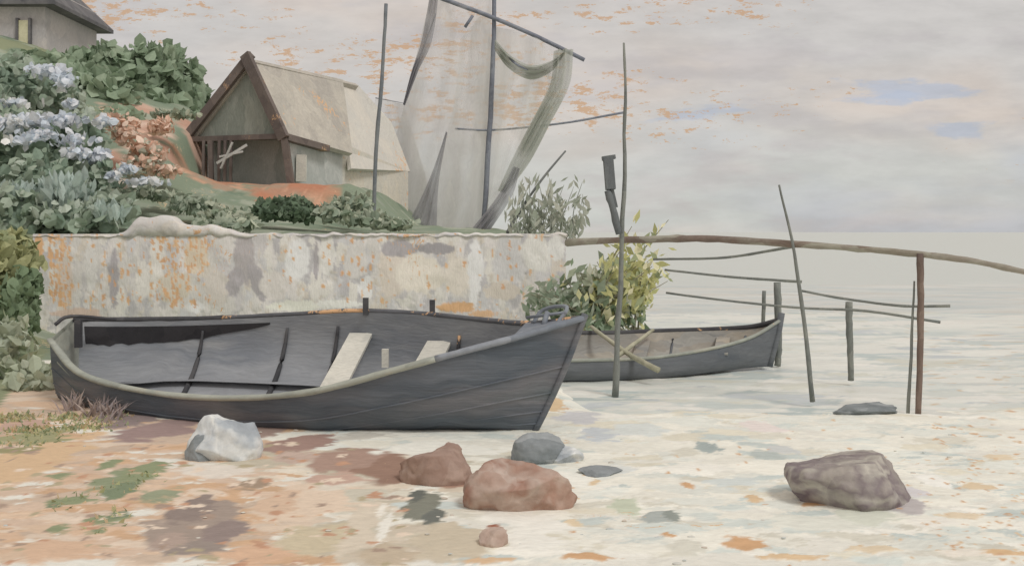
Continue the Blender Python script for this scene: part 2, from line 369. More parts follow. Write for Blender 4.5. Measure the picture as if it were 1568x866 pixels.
# ---------------------------------------------------------------- leaf masses
def leaves(name,blobs,n,size,pal,mat,seed=1,elong=2.2,up=.3,core=True,g_=1.0,shell=.5,corecol=None,parent=None,lumpy=.25):
    R=random.Random(seed); V=[];Fc=[];C=[]
    vols=[b[1][0]*b[1][2]+.02 for b in blobs]
    for _ in range(n):
        b=R.choices(blobs,vols)[0]; c,r=Vector(b[0]),b[1]; pp=b[2] if len(b)>2 else pal
        d=Vector((R.gauss(0,1),R.gauss(0,1),R.gauss(0,1))).normalized()
        q=shell+(1.08-shell)*R.random()
        lump=1+lumpy*1.6*noise.noise(d*2.3+c)
        p=c+Vector((d.x*r[0],d.y*r[1],d.z*r[2]))*q*lump
        ax=(Vector((R.gauss(0,1),R.gauss(0,1),R.gauss(0,1))).normalized()*(1-up)+Vector((0,0,1))*up+d*.3).normalized()
        nn=(d+Vector((R.gauss(0,.5),R.gauss(0,.5)-.4,R.gauss(0,.5)))).normalized()
        sd=ax.cross(nn)
        if sd.length<.05: continue
        sd.normalize(); s=size*R.uniform(.4,1.4); wv=s/elong*R.uniform(.8,1.2)
        o=len(V); bw=nn*(-.12*s)
        V+= [p-ax*s*.5,p-ax*s*.15+sd*wv*.5+bw,p+ax*s*.25+sd*wv*.42+bw,p+ax*s*.5,p+ax*s*.25-sd*wv*.42+bw,p-ax*s*.15-sd*wv*.5+bw,p+ax*s*.05]
        Fc+=[(o,o+1,o+6),(o+1,o+2,o+6),(o+2,o+3,o+6),(o+3,o+4,o+6),(o+4,o+5,o+6),(o+5,o,o+6)]
        cl=noise.noise(p*.9+Vector((seed,0,0)))*.5+.5
        i=min(len(pp)-1,max(0,int((cl*1.0+R.uniform(-.35,.35))*len(pp))))
        k=R.uniform(.88,1.12)
        C+=[tuple(v*k for v in lin(pp[i],g_))]*7
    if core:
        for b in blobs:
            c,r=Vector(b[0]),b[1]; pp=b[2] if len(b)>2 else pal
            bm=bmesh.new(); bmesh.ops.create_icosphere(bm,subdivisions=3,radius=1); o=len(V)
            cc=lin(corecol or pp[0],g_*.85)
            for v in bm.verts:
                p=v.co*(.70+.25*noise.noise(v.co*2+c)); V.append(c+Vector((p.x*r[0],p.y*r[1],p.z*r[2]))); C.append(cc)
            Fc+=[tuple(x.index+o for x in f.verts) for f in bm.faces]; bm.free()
    return mk(name,V,Fc,mat,parent,False,C)
m_leaf=paint('foliage',[],attr=True,var=.12,bump=0,transl=.25,scale=3)
def blob(px,py,d,rx,ry,rz_=None,pal=None):
    c=W(px,py,d); s=d/F
    t_=(c,(rx*s,(rz_ if rz_ else (rx+ry)/2)*s,ry*s))
    return t_+((pal,) if pal else ())
TG=[(112,129,106),(120,137,114),(126,142,120),(134,148,126)]
trees=empty('tree_mass')
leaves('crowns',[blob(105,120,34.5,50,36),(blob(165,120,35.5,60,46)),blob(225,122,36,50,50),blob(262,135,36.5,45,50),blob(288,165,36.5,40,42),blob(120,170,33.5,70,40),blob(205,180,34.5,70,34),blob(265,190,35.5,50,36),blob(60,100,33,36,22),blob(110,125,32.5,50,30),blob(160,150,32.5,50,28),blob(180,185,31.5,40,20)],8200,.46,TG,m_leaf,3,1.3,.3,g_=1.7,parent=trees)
leaves('upright_tips',[blob(232,82,36,8,18),blob(262,84,36,6,20),blob(248,92,36,14,16),blob(195,92,36,14,12)],160,.5,TG,m_leaf,4,2.2,.8,core=False,g_=1.7,parent=trees)
parts=[]
for px,py in [(150,150),(235,150),(280,180)]:
    a=W(px,py,36); b=Vector((a.x,36,3.5)); parts.append(tube(catmull([b,(a+b)/2+Vector((.1,0,0)),a],6),[.22,.2,.18,.16,.13,.1,.06],7))
v,f=join(parts); m_bark=paint('bark',[(92,80,72),(110,98,88)],scale=4,streak=(4,4,.6)); mk('trunks',v,f,m_bark,trees)

BL=[(200,206,214),(210,213,218),(188,198,208),(216,216,214)]
hb=[blob(20,140,27,50,45),blob(80,150,28,50,40),blob(35,215,25,60,50),blob(110,215,26,50,45),blob(60,290,23,70,50),blob(140,280,24,50,35),blob(0,330,21.5,70,50),blob(110,335,21.6,70,26),blob(170,320,22,40,24),blob(-40,200,25,60,80),blob(20,105,29,30,24)]
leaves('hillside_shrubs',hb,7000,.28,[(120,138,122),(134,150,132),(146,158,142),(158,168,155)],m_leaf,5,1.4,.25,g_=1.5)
fb=[blob(70,108,25.8,30,9),blob(95,125,25.6,18,12),blob(25,160,24.8,24,10),blob(15,190,24,30,14),blob(50,185,23.8,34,12),blob(100,185,24,28,9),blob(112,215,23.8,24,12),blob(120,235,23.5,26,11),blob(60,205,23.5,30,6),blob(150,240,23.7,18,9),blob(170,270,23.2,12,6),blob(195,260,23.5,18,8),blob(160,185,24.4,14,10),blob(110,158,25,12,6),blob(230,278,24,36,6),blob(35,215,23.2,26,8)]
leaves('blossoming_bush',fb,1700,.19,BL,m_leaf,6,1.2,.1,core=False,g_=1.3,shell=.1,lumpy=.8)
leaves('blue_grey_shrub',[blob(100,295,21.8,45,26),blob(30,300,21.6,30,18),blob(160,325,21.4,30,12)],650,.3,[(160,174,168),(168,182,176),(150,166,158)],m_leaf,8,2.4,.7,core=False,g_=1.4,shell=.2)
PK=[(204,178,160),(212,190,174),(198,164,144),(164,166,150)]
leaves('russet_heath',[blob(190,200,27,26,22),blob(225,235,27,30,24),blob(205,255,26,30,14),blob(255,262,27,24,10),blob(245,195,28,22,14),blob(175,185,27,16,12)],1400,.2,PK,m_leaf,9,1.3,.05,core=False,g_=1.45,shell=.2)
leaves('dwarf_juniper',[blob(410,322,24,24,14),blob(445,320,24,32,18),blob(465,325,24,18,16)],1100,.2,[(94,112,92),(104,124,100),(116,132,110)],m_leaf,10,1.6,.4,g_=1.3)
leaves('low_shrubs',[blob(250,300,25,34,8),blob(300,315,24,40,14),blob(215,292,24.5,24,8),blob(345,330,23,40,10),blob(510,325,24,30,14),blob(560,335,25,40,10),blob(185,300,24,24,8),blob(345,345,22,50,10),blob(600,343,24,36,8),blob(540,315,26,30,20),blob(265,175,30,40,5)],2400,.22,[(130,143,126),(146,155,138),(161,167,148),(118,132,112)],m_leaf,11,1.6,.3,g_=1.5)
leaves('bank_shrub',[blob(20,400,18,34,50),blob(-30,440,17,60,90),blob(30,470,16.5,24,50,None,[(100,118,90),(112,130,102)]),blob(45,440,17,14,30,None,[(100,118,90),(112,130,102)]),blob(10,550,14,40,60,None,[(146,154,134),(162,170,152),(136,148,120)]),blob(50,590,13,34,36,None,[(152,160,140),(166,172,154)])],3600,.22,[(144,148,108),(156,158,116),(132,140,104)],m_leaf,12,1.5,.35,g_=1.5)
# shore bush: branching twigs carrying loose leaves
bush=empty('shore_bush')
R=random.Random(55)
m_twig=paint('twig',[(124,122,104),(138,134,114)],scale=4)
parts=[];tips=[]
for k in range(46):
    px=R.uniform(800,1024); yt=R.choice([R.uniform(400,440),R.uniform(400,470),R.uniform(420,480)])
    if px>950: yt=R.choice([R.uniform(335,400),R.uniform(380,470)])
    if px<860: yt=R.uniform(425,475)
    a=W(R.uniform(850,990),520,18.2+R.uniform(-.4,.4)); a.z=0; b=W(px,yt,18.2+R.uniform(-.5,.5))
    mm_=(a+b)/2+Vector((R.uniform(-.15,.15),R.uniform(-.1,.1),.15)); c=catmull([a,mm_,b],8); parts.append(tube(c,[.022-.002*i for i in range(9)],5))
    tips.append((px,c))
v,f=join(parts); mk('twigs',v,f,m_twig,bush)
V=[];Fc=[];C=[]
for px,c in tips:
    right_=px>945
    for k in range(36):
        tt=R.uniform(.2,1.05); i=min(8,int(tt*8)); p=c[i]+Vector((R.gauss(0,.12),R.gauss(0,.12),R.gauss(0,.1)))
        ax=Vector((R.gauss(0,.6),R.gauss(0,.4),R.uniform(.1,1.1))).normalized(); sd=ax.cross(Vector((R.gauss(0,.6),-1,R.gauss(0,.6)))).normalized()
        s=R.uniform(.12,.34); wv=s*R.uniform(.28,.5)
        if right_: col=R.choice([(170,169,116),(158,160,110),(182,181,132),(140,148,114),(196,192,160)])
        elif px<860: col=R.choice([(112,128,108),(126,138,120),(156,164,148),(142,152,134)])
        else: col=R.choice([(140,148,126),(124,136,116),(156,161,142),(164,163,120),(114,130,106),(172,174,158)])
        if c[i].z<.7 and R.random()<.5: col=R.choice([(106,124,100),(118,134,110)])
        o=len(V);V+=[p-ax*s*.5,p+sd*wv*.5,p+ax*s*.5,p-sd*wv*.5];Fc.append((o,o+1,o+2,o+3));cc=lin(col,1.6);C+=[cc]*4
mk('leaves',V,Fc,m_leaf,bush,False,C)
# willow on top of the bank behind the wall: thin stems with loose leaves
willow=empty('grey_willow_bush')
parts=[];R=random.Random(77);V=[];Fc=[];C=[]
for k in range(30):
    bx=R.uniform(790,880); tx=bx+R.uniform(-14,34); ty=R.choice([R.uniform(262,300),R.uniform(285,345),R.uniform(300,345)])
    a=W(bx,366,21.2+R.uniform(-.3,.4)); b=W(min(tx,892),ty,21.5+R.uniform(-.3,.3)); mid=(a+b)/2+Vector((R.uniform(-.12,.12),0,0))
    c=catmull([a,mid,b],7); parts.append(tube(c,[.016-.0015*i for i in range(8)],5,.2))
    for j in range(11):
        i=R.randint(2,7); p=c[i]+Vector((R.gauss(0,.07),R.gauss(0,.1),R.gauss(0,.07)))
        ax=Vector((R.gauss(.1,.5),R.gauss(0,.3),R.uniform(.3,1.1))).normalized(); sd=ax.cross(Vector((R.gauss(0,.5),-1,R.gauss(0,.5)))).normalized()
        s=R.uniform(.14,.36); wv=s*R.uniform(.2,.34)
        o=len(V);V+=[p-ax*s*.5,p+sd*wv*.5,p+ax*s*.5,p-sd*wv*.5];Fc.append((o,o+1,o+2,o+3));cc=lin(R.choice([(154,158,146),(142,149,136),(166,168,156),(134,142,126)]),1.5);C+=[cc]*4
v,f=join(parts); mk('stems',v,f,paint('shoots',[(142,146,136),(130,136,126)],g=1.3,scale=1.4),willow)
mk('leaves',V,Fc,m_leaf,willow,False,C)

def tufts(name,spots,pal,seed,h=.16):
    R=random.Random(seed);V=[];Fc=[];C=[]
    for px,py,rx,n in spots:
        d=EYE*F/(py-355);cx=(px-784)/F*d
        for _ in range(n):
            x=cx+R.gauss(0,rx*d/F*.5);y=d+R.gauss(0,.14);hh=h*R.uniform(.5,1.3);wv=.012*R.uniform(.8,2.0)
            lean=Vector((R.gauss(0,.6),R.gauss(0,.4),1)).normalized();a=R.uniform(0,3.14);s=Vector((math.cos(a),math.sin(a)*.5,0))*wv
            b=Vector((x,y,-.01));o=len(V);m_=b+lean*hh*.55;t_=b+lean*hh+Vector((lean.x,lean.y,-.3))*hh*.25
            V+=[b-s,b+s,m_+s*.8,m_-s*.8,t_];Fc+=[(o,o+1,o+2,o+3),(o+3,o+2,o+4)];c=lin(R.choice(pal),1.5);C+=[c]*5
    mk(name,V,Fc,m_leaf,None,False,C)
tufts('grass',[(20,640,40,260),(60,660,60,320),(110,640,40,200),(140,655,50,140),(30,680,40,60),(165,640,30,120),(110,770,40,30),(165,800,34,30),(195,745,40,60),(225,728,30,30)],[(156,158,114),(140,148,114),(168,164,124),(128,140,110),(182,160,128)],21,.06)
tufts('reed_tuft',[(115,625,16,60),(150,635,14,60),(170,640,14,40)],[(148,134,130),(136,126,126),(162,149,142)],22,.24)

# ---------------------------------------------------------------- fishing boats
def loft(stations,n=72,p=.72):
    Ns=catmull([W(*s[0]) for s in stations],n);Fs=catmull([W(*s[1]) for s in stations],n);Ks=catmull([W(*s[2]) for s in stations],n)
    def sec(i,v,k=1.0):
        N_,F_,K_=Ns[i],Fs[i],Ks[i];C=(N_+F_)/2;th=v*math.pi
        c=math.cos(th);s=math.sin(th)
        a=math.copysign(abs(c)**p,c);b=abs(s)**p
        q=(N_-C)*a if a>0 else (F_-C)*(-a)
        return C+q*k+(K_-C)*b*(k if k==1 else k-.02)
    return Ns,Fs,Ks,sec,n
def shell(sec,n,k,m=28,i0=0,i1=None,flip=False):
    V=[];Fc=[];i1=n if i1 is None else i1
    for i in range(i0,i1+1):
        for j in range(m+1): V.append(sec(i,j/m,k))
    for i in range(i1-i0):
        for j in range(m):
            q=(i*(m+1)+j,i*(m+1)+j+1,(i+1)*(m+1)+j+1,(i+1)*(m+1)+j); Fc.append(q[::-1] if flip else q)
    return V,Fc
st=[((76,520,12.1),(112,488,12.75),(100,606,12.4)),
((125,572,11.6),(190,489,12.95),(185,618,12.2)),
((230,600,11.0),(300,488,12.8),(265,616,11.95)),
((355,609,10.5),(430,482,12.4),(390,624,11.6)),
((478,599,10.15),(545,476,12.0),(510,632,11.3)),
((598,568,9.95),(645,480,11.6),(620,640,10.95)),
((700,540,9.85),(735,489,11.1),(706,648,10.65)),
((795,515,9.92),(815,495,10.6),(765,655,10.42)),
((893,487,10.1),(893,487,10.1),(818,661,10.28))]
Ns,Fs,Ks,sec,n=loft(st)
boat=empty('wooden_fishing_boat')
RZ=(0,0,.37)
m_hull=paint('hull_tar_paint',[(88,95,104),(98,104,112),(80,88,97),(108,108,112),(88,98,101),(102,107,116)],g=1.3,scale=1.3,stretch=(.22,.5,1.7),warp=.15,var=.16,streak=(.25,.6,5),rough=.6,bump=.35,soft=.85,rot=RZ)
m_in=paint('boat_interior',[(118,122,128),(130,133,137),(108,113,120),(142,143,143)],g=1.45,scale=1.4,stretch=(.3,.6,1.6),warp=.15,var=.14,streak=(.3,.8,4),bump=.3,soft=.8,rot=RZ)
m_rail=paint('gunwale_pale',[(152,157,147),(163,167,156),(142,147,140),(167,164,149)],g=1.15,scale=3,stretch=(.4,1,1),var=.12,streak=(.5,2,2),fleck=.15,fleck_scale=9)
m_railb=paint('gunwale_bluegrey',[(122,130,140),(142,148,156),(106,113,124)],g=1.15,scale=3,stretch=(.4,1,1))
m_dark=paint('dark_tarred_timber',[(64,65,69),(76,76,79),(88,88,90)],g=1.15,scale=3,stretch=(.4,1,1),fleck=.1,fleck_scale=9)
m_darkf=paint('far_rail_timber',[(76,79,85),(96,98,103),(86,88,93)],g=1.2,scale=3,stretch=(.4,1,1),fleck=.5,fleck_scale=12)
m_shade=paint('shade_black',[(46,46,50),(58,57,60)],g=1.0,scale=3,rough=.7)  # near-black colour standing in for the shadow under the far gunwale
m_cream=paint('pale_board',[(200,198,187),(188,187,178),(208,206,195)],g=1.15,scale=3,var=.15,streak=(1,4,4))
v,f=shell(sec,n,1.0); mk('hull',v,f,m_hull,boat)
v,f=shell(sec,n,.955,i1=n-1,flip=True); mk('inner_planking',v,f,m_in,boat)
m=28;V=[sec(0,j/m,1.0) for j in range(m+1)]+[sec(0,j/m,1.0)+Vector((.06,.0,0)) for j in range(m+1)]
c0=(Ns[0]+Fs[0])/2;V+=[c0,c0+Vector((.06,0,0))]
Fc=[(j,j+1,2*m+2) for j in range(m)]+[(m+1+j+1,m+1+j,2*m+3) for j in range(m)]
mk('transom',V,Fc,m_rail,boat,False)
parts=[]
for vv in (.1,.19,.28,.37,.63,.74,.86):
    parts.append(tube([sec(i,vv,1.004) for i in range(0,n+1)],.011,6))
v,f=join(parts); mk('strakes',v,f,m_hull,boat)
def rail(curve,w,h,mat,name,a=0,b=None):
    pts=[p for p in curve[a:b]]
    v,f=tube(pts,[w*(1+.2*noise.noise(p*2)) for p in pts],8,.12,flat=h/w); mk(name,v,f,mat,boat)
rail(Ns,.045,.032,m_rail,'near_gunwale',0,52); rail(Ns,.04,.032,m_railb,'near_gunwale_bow',51,None)
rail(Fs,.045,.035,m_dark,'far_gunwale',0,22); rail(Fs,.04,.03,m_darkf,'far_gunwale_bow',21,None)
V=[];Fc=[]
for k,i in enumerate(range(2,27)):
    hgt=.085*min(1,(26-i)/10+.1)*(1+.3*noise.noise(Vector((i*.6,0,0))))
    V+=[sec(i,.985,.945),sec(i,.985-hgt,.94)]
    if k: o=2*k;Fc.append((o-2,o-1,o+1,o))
mk('shade_strip',V,Fc,m_shade,boat)  # dark strip laid inside the planking as painted shadow below the far gunwale
v,f=tube([sec(i,.045,.95) for i in range(2,60)],[.022]*58,6); mk('inwale_near',v,f,m_rail,boat)
parts=[]
for i in (19,28,34,51,58):
    parts.append(tube([sec(i,.04+.92*j/24,.93) for j in range(25)],[.016+.018*math.sin(j/24*3.14) for j in range(25)],6,.2))
v,f=join(parts); mk('ribs',v,f,m_dark,boat)
parts=[]
for i in (37,48):
    a=sec(i,.07,.93);b=sec(i,.925,.93); parts.append(beam(a,b,.27,.035))
v,f=join(parts); mk('thwarts',v,f,m_cream,boat,False)
parts=[]
for vv in (.40,.5,.6):
    parts.append(tube([sec(i,vv,.9)+Vector((0,0,.005)) for i in range(8,60,4)],.09,6,0,.12))
v,f=join(parts); mk('bottom_boards',v,f,m_in,boat)
pts=[Ns[n]+Vector((.02,0,.04))]+[Ns[n].lerp(Ks[n],t_)+Vector((.03*math.sin(t_*3.1),0,0)) for t_ in (.2,.4,.6,.8,1.0)]
v,f=tube(catmull(pts,12),[.035]*13,6); mk('stem_post',v,f,m_hull,boat)
V=[]
for i in range(n,n-11,-1): V+=[Ns[i]+Vector((0,0,.015)),Fs[i]+Vector((0,0,.015))]
Fc=[(2*k,2*k+2,2*k+3,2*k+1) for k in range(10)]
mk('bow_deck',V,Fc,m_railb,boat,False)
parts=[]
for (px,py,d) in [(560,478,11.9),(662,482,11.55)]:
    a=W(px,py+4,d);parts.append(beam(a,a+Vector((0,0,.2)),.06,.06))
a=W(84,497,12.3);b=W(178,489,12.7);parts.append(tube(catmull([a,W(108,484,12.4),b],8),[.024]*9,6))
a=W(120,500,12.4);parts.append(beam(a-Vector((0,0,.25)),a+Vector((0,0,.08)),.07,.08))
v,f=join(parts); mk('thole_pins',v,f,m_dark,boat,False)
parts=[]
parts.append(tube(catmull([W(815,497,10.5),W(832,474,10.6),W(868,470,10.4),W(850,500,10.2)],12),[.022]*13,6)); parts.append(tube([W(806,486,10.5),W(866,478,10.3)],.018,6)); parts.append(tube([W(832,500,10.3),W(838,478,10.4)],.03,6))
v,f=join(parts); mk('mooring_bitts',v,f,m_railb,boat)
v,f=beam(W(590,562,10.9),W(590,534,10.9),.07,.06); mk('bailer_post',v,f,m_cream,boat,False)

st2=[((790,552,13.8),(830,508,14.9),(810,574,14.4)),((900,551,14.0),(920,510,15.3),(905,575,14.6)),((1000,547,14.3),(1010,507,15.6),(1000,572,14.8)),
((1090,533,14.6),(1095,504,15.7),(1080,566,15.0)),((1150,516,14.9),(1152,500,15.5),(1135,562,15.1)),((1197,489,15.2),(1197,489,15.2),(1178,561,15.2))]
N2,F2,K2,sec2,n2=loft(st2,n=40)
boat_b=empty('wooden_rowing_boat')
m_hull2=paint('rowboat_hull',[(96,101,107),(108,112,116),(90,96,103)],g=1.15,scale=1.6,stretch=(.4,.6,2),warp=.15,streak=(.4,1,4),soft=.8,var=.14)
m_in2=paint('rowboat_inside',[(160,159,153),(138,138,136),(174,172,164),(172,162,146)],g=1.0,scale=2,stretch=(.5,1,2),streak=(.5,1,4),fleck=.1,fleck_scale=6)
v,f=shell(sec2,n2,1.0); mk('hull',v,f,m_hull2,boat_b)
v,f=shell(sec2,n2,.94,i1=n2-1,flip=True); mk('inner_planking',v,f,m_in2,boat_b)
v,f=tube(N2,.026,6); mk('near_gunwale',v,f,m_rail,boat_b)
v,f=tube(F2,.045,6); mk('far_gunwale',v,f,m_dark,boat_b)
v,f=join([beam(sec2(i,.06,.92),sec2(i,.94,.92),.2,.03) for i in (14,26)]); mk('thwarts',v,f,m_in2,boat_b,False)
v,f=join([tube([sec2(i,.05+.9*j/16,.92) for j in range(17)],.018,6) for i in (18,31)]); mk('ribs',v,f,m_hull2,boat_b)
pts=[N2[n2]+Vector((0,0,.1))]+[N2[n2].lerp(K2[n2],t_) for t_ in(.25,.5,.75,1)]
v,f=tube(pts,[.05]*5,6); mk('stem_post',v,f,m_hull2,boat_b)
m_oar=paint('oar_wood',[(158,157,134),(168,166,144),(148,149,128)],scale=4,streak=(1,1,1))
pole('oar',[W(905,500,15.2),W(960,540,14.3),W(1008,566,13.7)],.028,.042,m_oar,boat_b)
pole('oar_b',[W(1000,505,15.4),W(945,545,14.2)],.025,.035,m_oar,boat_b)
# ---------------------------------------------------------------- drying rack, poles
m_pole=paint('weathered_pole',[(112,117,114),(128,131,124),(100,105,103)],g=1.25,scale=4,streak=(5,5,.6),bump=.5)
m_polebr=paint('brown_pole',[(108,92,84),(124,108,98),(98,84,78)],g=1.25,scale=4,streak=(5,5,.6),bump=.5)
m_railtop=paint('split_rail',[(146,144,128),(124,108,98),(158,156,142),(114,100,92)],g=1.2,scale=2.2,stretch=(.35,1,2.5),streak=(.6,3,3),bump=.5)
mooring=empty('mooring_pole')
pole('mast_pole',[W(955,66,13.0),W(958,180,12.95),W(952,360,12.9),W(948,480,12.9),W(942,608,12.8)],.014,.042,m_pole,mooring,24,.35,.03)
m_blk=paint('slate_grey_wood',[(92,97,100),(104,109,110)],g=1.25,scale=4,streak=(5,5,.6))
v,f=join([beam(W(931,241,12.85),W(935,290,12.83),.12,.15),beam(W(934,288,12.84),W(941,318,12.85),.08,.09),beam(W(922,243,12.84),W(942,240,12.84),.12,.05)]); mk('lashed_block',v,f,m_blk,mooring,False)
pole('lashed_splint',[W(930,292,12.8),W(938,318,12.78),W(948,358,12.8)],.045,.045,m_blk,mooring,8)
rack=empty('net_drying_rack')
pole('top_rail',[W(868,371,14.2),W(1000,366,13.2),W(1090,366,12.8),W(1210,373,12.2),W(1330,382,11.8),W(1415,390,11.45),W(1500,402,11.1),W(1640,432,10.6)],.05,.03,m_railtop,rack,40,.35,.03)
pole('rail_post',[W(1409,388,11.45),W(1410,500,11.45),W(1406,640,11.4)],.038,.034,m_polebr,rack)
pole('rail_post_pair',[W(1400,430,11.5),W(1396,530,11.5),W(1390,640,11.5)],.010,.022,m_pole,rack)
pole('leaning_pole',[W(1193,283,12.2),W(1211,360,12.15),W(1228,470,12.1),W(1244,615,12.0)],.012,.03,m_pole,rack)
for nm,a in [('lower_rail',[W(1000,397,13.2),W(1110,394,12.9),W(1212,378,12.4)]),('cross_rail',[W(1018,413,13.6),W(1120,424,13.2),W(1228,431,12.8)]),
   ('cross_rail_b',[W(1228,445,12.6),W(1300,458,12.5),W(1380,468,12.2),W(1455,468,12.0)]),('cross_rail_c',[W(1020,448,13.8),W(1130,462,13.4),W(1240,472,13.2),W(1330,476,13.0),W(1440,493,12.6)])]:
    pole(nm,a,.014,.018,m_pole,rack,16,.2,.04)
pole('short_post',[W(1300,462,13.6),W(1301,520,13.6),W(1303,582,13.6)],.045,.04,m_pole,rack)
pole('boat_stake',[W(1190,432,15.6),W(1192,520,15.5),W(1190,560,15.5)],.055,.05,m_pole,None)
pole('boat_stake',[W(1170,445,15.6),W(1168,520,15.6),W(1166,560,15.6)],.03,.03,m_pole,None)
pole('leaning_spar',[W(866,231,22),W(822,285,21.8),W(780,350,21.6),W(772,372,21.4)],.02,.045,paint('spar_dark',[(100,104,104),(114,116,114)],g=1.3),None)
pole('flag_pole',[W(591,6,27),W(585,120,27),W(576,225,27),W(572,352,27)],.045,.055,paint('pole_slate',[(106,112,118),(120,124,126)],g=1.25),None,20)

# ---------------------------------------------------------------- sailing ship beyond the wall
ship=empty('sailing_ship')
m_spar=paint('ship_spar',[(108,112,124),(122,127,136),(98,102,114)],g=1.4,scale=2)
D=40
pole('mast',[W(759,-260,D),W(757,0,D),W(752,150,D),W(742,330,D),W(740,400,D)],.07,.12,m_spar,ship,24,.1,.03)
pole('gaff',[W(560,-45,D-.2),W(690,3,D-.2),W(757,28,D-.2),W(820,55,D-.2),W(895,92,D-.2)],.09,.08,m_spar,ship,16,.1,.03)
pole('yard',[W(697,197,D),W(757,199,D),W(860,189,D),W(957,172,D)],.035,.045,m_spar,ship,14,.1,.04)
def sail(name,Lp,Rp,mat,bil=.8,nu=18,nv=30,folds=3,ph=0):
    a=catmull(Lp,nv);b=catmull(Rp,nv);V=[];Fc=[]
    for j in range(nv+1):
        for i in range(nu+1):
            u=i/nu;t_=j/nv;p=a[j].lerp(b[j],u)
            p=p+Vector((0,-bil*math.sin(math.pi*u)*.8+.22*math.sin(u*folds*6.3+t_*2.5+ph)*(math.sin(math.pi*u)),0)); V.append(p)
    for j in range(nv):
        for i in range(nu): o=j*(nu+1)+i;Fc.append((o,o+1,o+nu+2,o+nu+1))
    return mk(name,V,Fc,mat,ship)
def sailmat(n_,c,g_=1.2,gz=.35): return paint(n_,c,g=g_,scale=.5,stretch=(2.2,1,.35),warp=.4,var=.06,streak=(1.5,1,.15),transl=.45,bump=.15,gauze=gz,soft=.7)
m_sA=sailmat('sail_canvas',[(190,188,188),(200,198,195),(180,179,183)],1.4,.5)
m_sA2=sailmat('sail_haze',[(186,184,183),(194,191,187)],1.4,.5)
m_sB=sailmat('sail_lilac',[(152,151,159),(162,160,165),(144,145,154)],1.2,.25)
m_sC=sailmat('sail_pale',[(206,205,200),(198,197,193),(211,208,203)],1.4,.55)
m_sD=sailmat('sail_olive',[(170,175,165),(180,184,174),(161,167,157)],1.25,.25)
sail('foresail',[W(668,-40,D+.5),W(640,75,D+.5),W(618,165,D+.5),W(596,250,D+.5),W(585,356,D+.5)],[W(752,-40,D+.3),W(752,80,D+.3),W(750,180,D+.3),W(746,270,D+.3),W(735,356,D+.3)],m_sA)
sail('foresail_lining',[W(705,60,D+1.0),W(695,160,D+1.0),W(670,260,D+1.0),W(650,356,D+1.0)],[W(752,10,D+.9),W(752,130,D+.9),W(748,240,D+.9),W(738,356,D+.9)],m_sC,.3)
sail('hanging_net',[W(575,150,D+1.6),W(560,230,D+1.6),W(545,300,D+1.6),W(540,356,D+1.6)],[W(618,160,D+1.4),W(640,230,D+1.4),W(660,300,D+1.4),W(672,356,D+1.4)],m_sA2,.3)
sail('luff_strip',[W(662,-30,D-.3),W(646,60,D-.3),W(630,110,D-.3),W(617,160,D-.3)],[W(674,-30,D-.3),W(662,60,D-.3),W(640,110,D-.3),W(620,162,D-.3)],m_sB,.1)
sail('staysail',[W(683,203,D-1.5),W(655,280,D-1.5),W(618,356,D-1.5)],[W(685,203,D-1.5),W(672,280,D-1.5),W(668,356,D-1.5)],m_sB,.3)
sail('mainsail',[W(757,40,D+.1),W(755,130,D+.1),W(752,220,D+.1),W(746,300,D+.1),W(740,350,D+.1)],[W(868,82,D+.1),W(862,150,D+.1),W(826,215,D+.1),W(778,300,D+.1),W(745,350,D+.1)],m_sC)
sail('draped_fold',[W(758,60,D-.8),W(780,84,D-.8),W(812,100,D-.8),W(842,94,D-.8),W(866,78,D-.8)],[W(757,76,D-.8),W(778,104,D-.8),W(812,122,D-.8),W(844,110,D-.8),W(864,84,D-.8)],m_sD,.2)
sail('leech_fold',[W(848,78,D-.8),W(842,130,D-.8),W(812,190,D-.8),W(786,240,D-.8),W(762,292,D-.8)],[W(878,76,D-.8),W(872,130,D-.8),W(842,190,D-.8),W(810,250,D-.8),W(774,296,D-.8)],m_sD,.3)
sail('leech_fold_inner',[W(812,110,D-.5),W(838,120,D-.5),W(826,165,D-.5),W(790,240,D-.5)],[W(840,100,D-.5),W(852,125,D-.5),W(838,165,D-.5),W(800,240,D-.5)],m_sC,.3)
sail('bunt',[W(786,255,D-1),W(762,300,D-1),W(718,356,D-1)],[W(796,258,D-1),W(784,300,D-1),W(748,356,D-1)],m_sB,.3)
v,f=join([tube([W(712,42,D-.6),W(724,24,D-.6)],.06,6),tube(catmull([W(780,88,D-.9),W(792,100,D-1),W(808,108,D-.9)],6),[.05]*7,6),tube([W(575,150,D+1.6),W(618,158,D+1.4),W(668,20,D+.5)],.02,5)])
mk('rigging',v,f,m_spar,ship)
hs=[((560,400,39),(562,396,41),(565,430,40)),((640,398,38.6),(640,396,41.4),(640,440,40)),((720,398,38.6),(720,396,41.4),(720,440,40)),((800,392,39.6),(800,392,40.4),(790,435,40))]
a_,b_,c_,s_2,n_=loft(hs,n=24); v,f=shell(s_2,n_,1.0); mk('ship_hull',v,f,m_hull,ship)

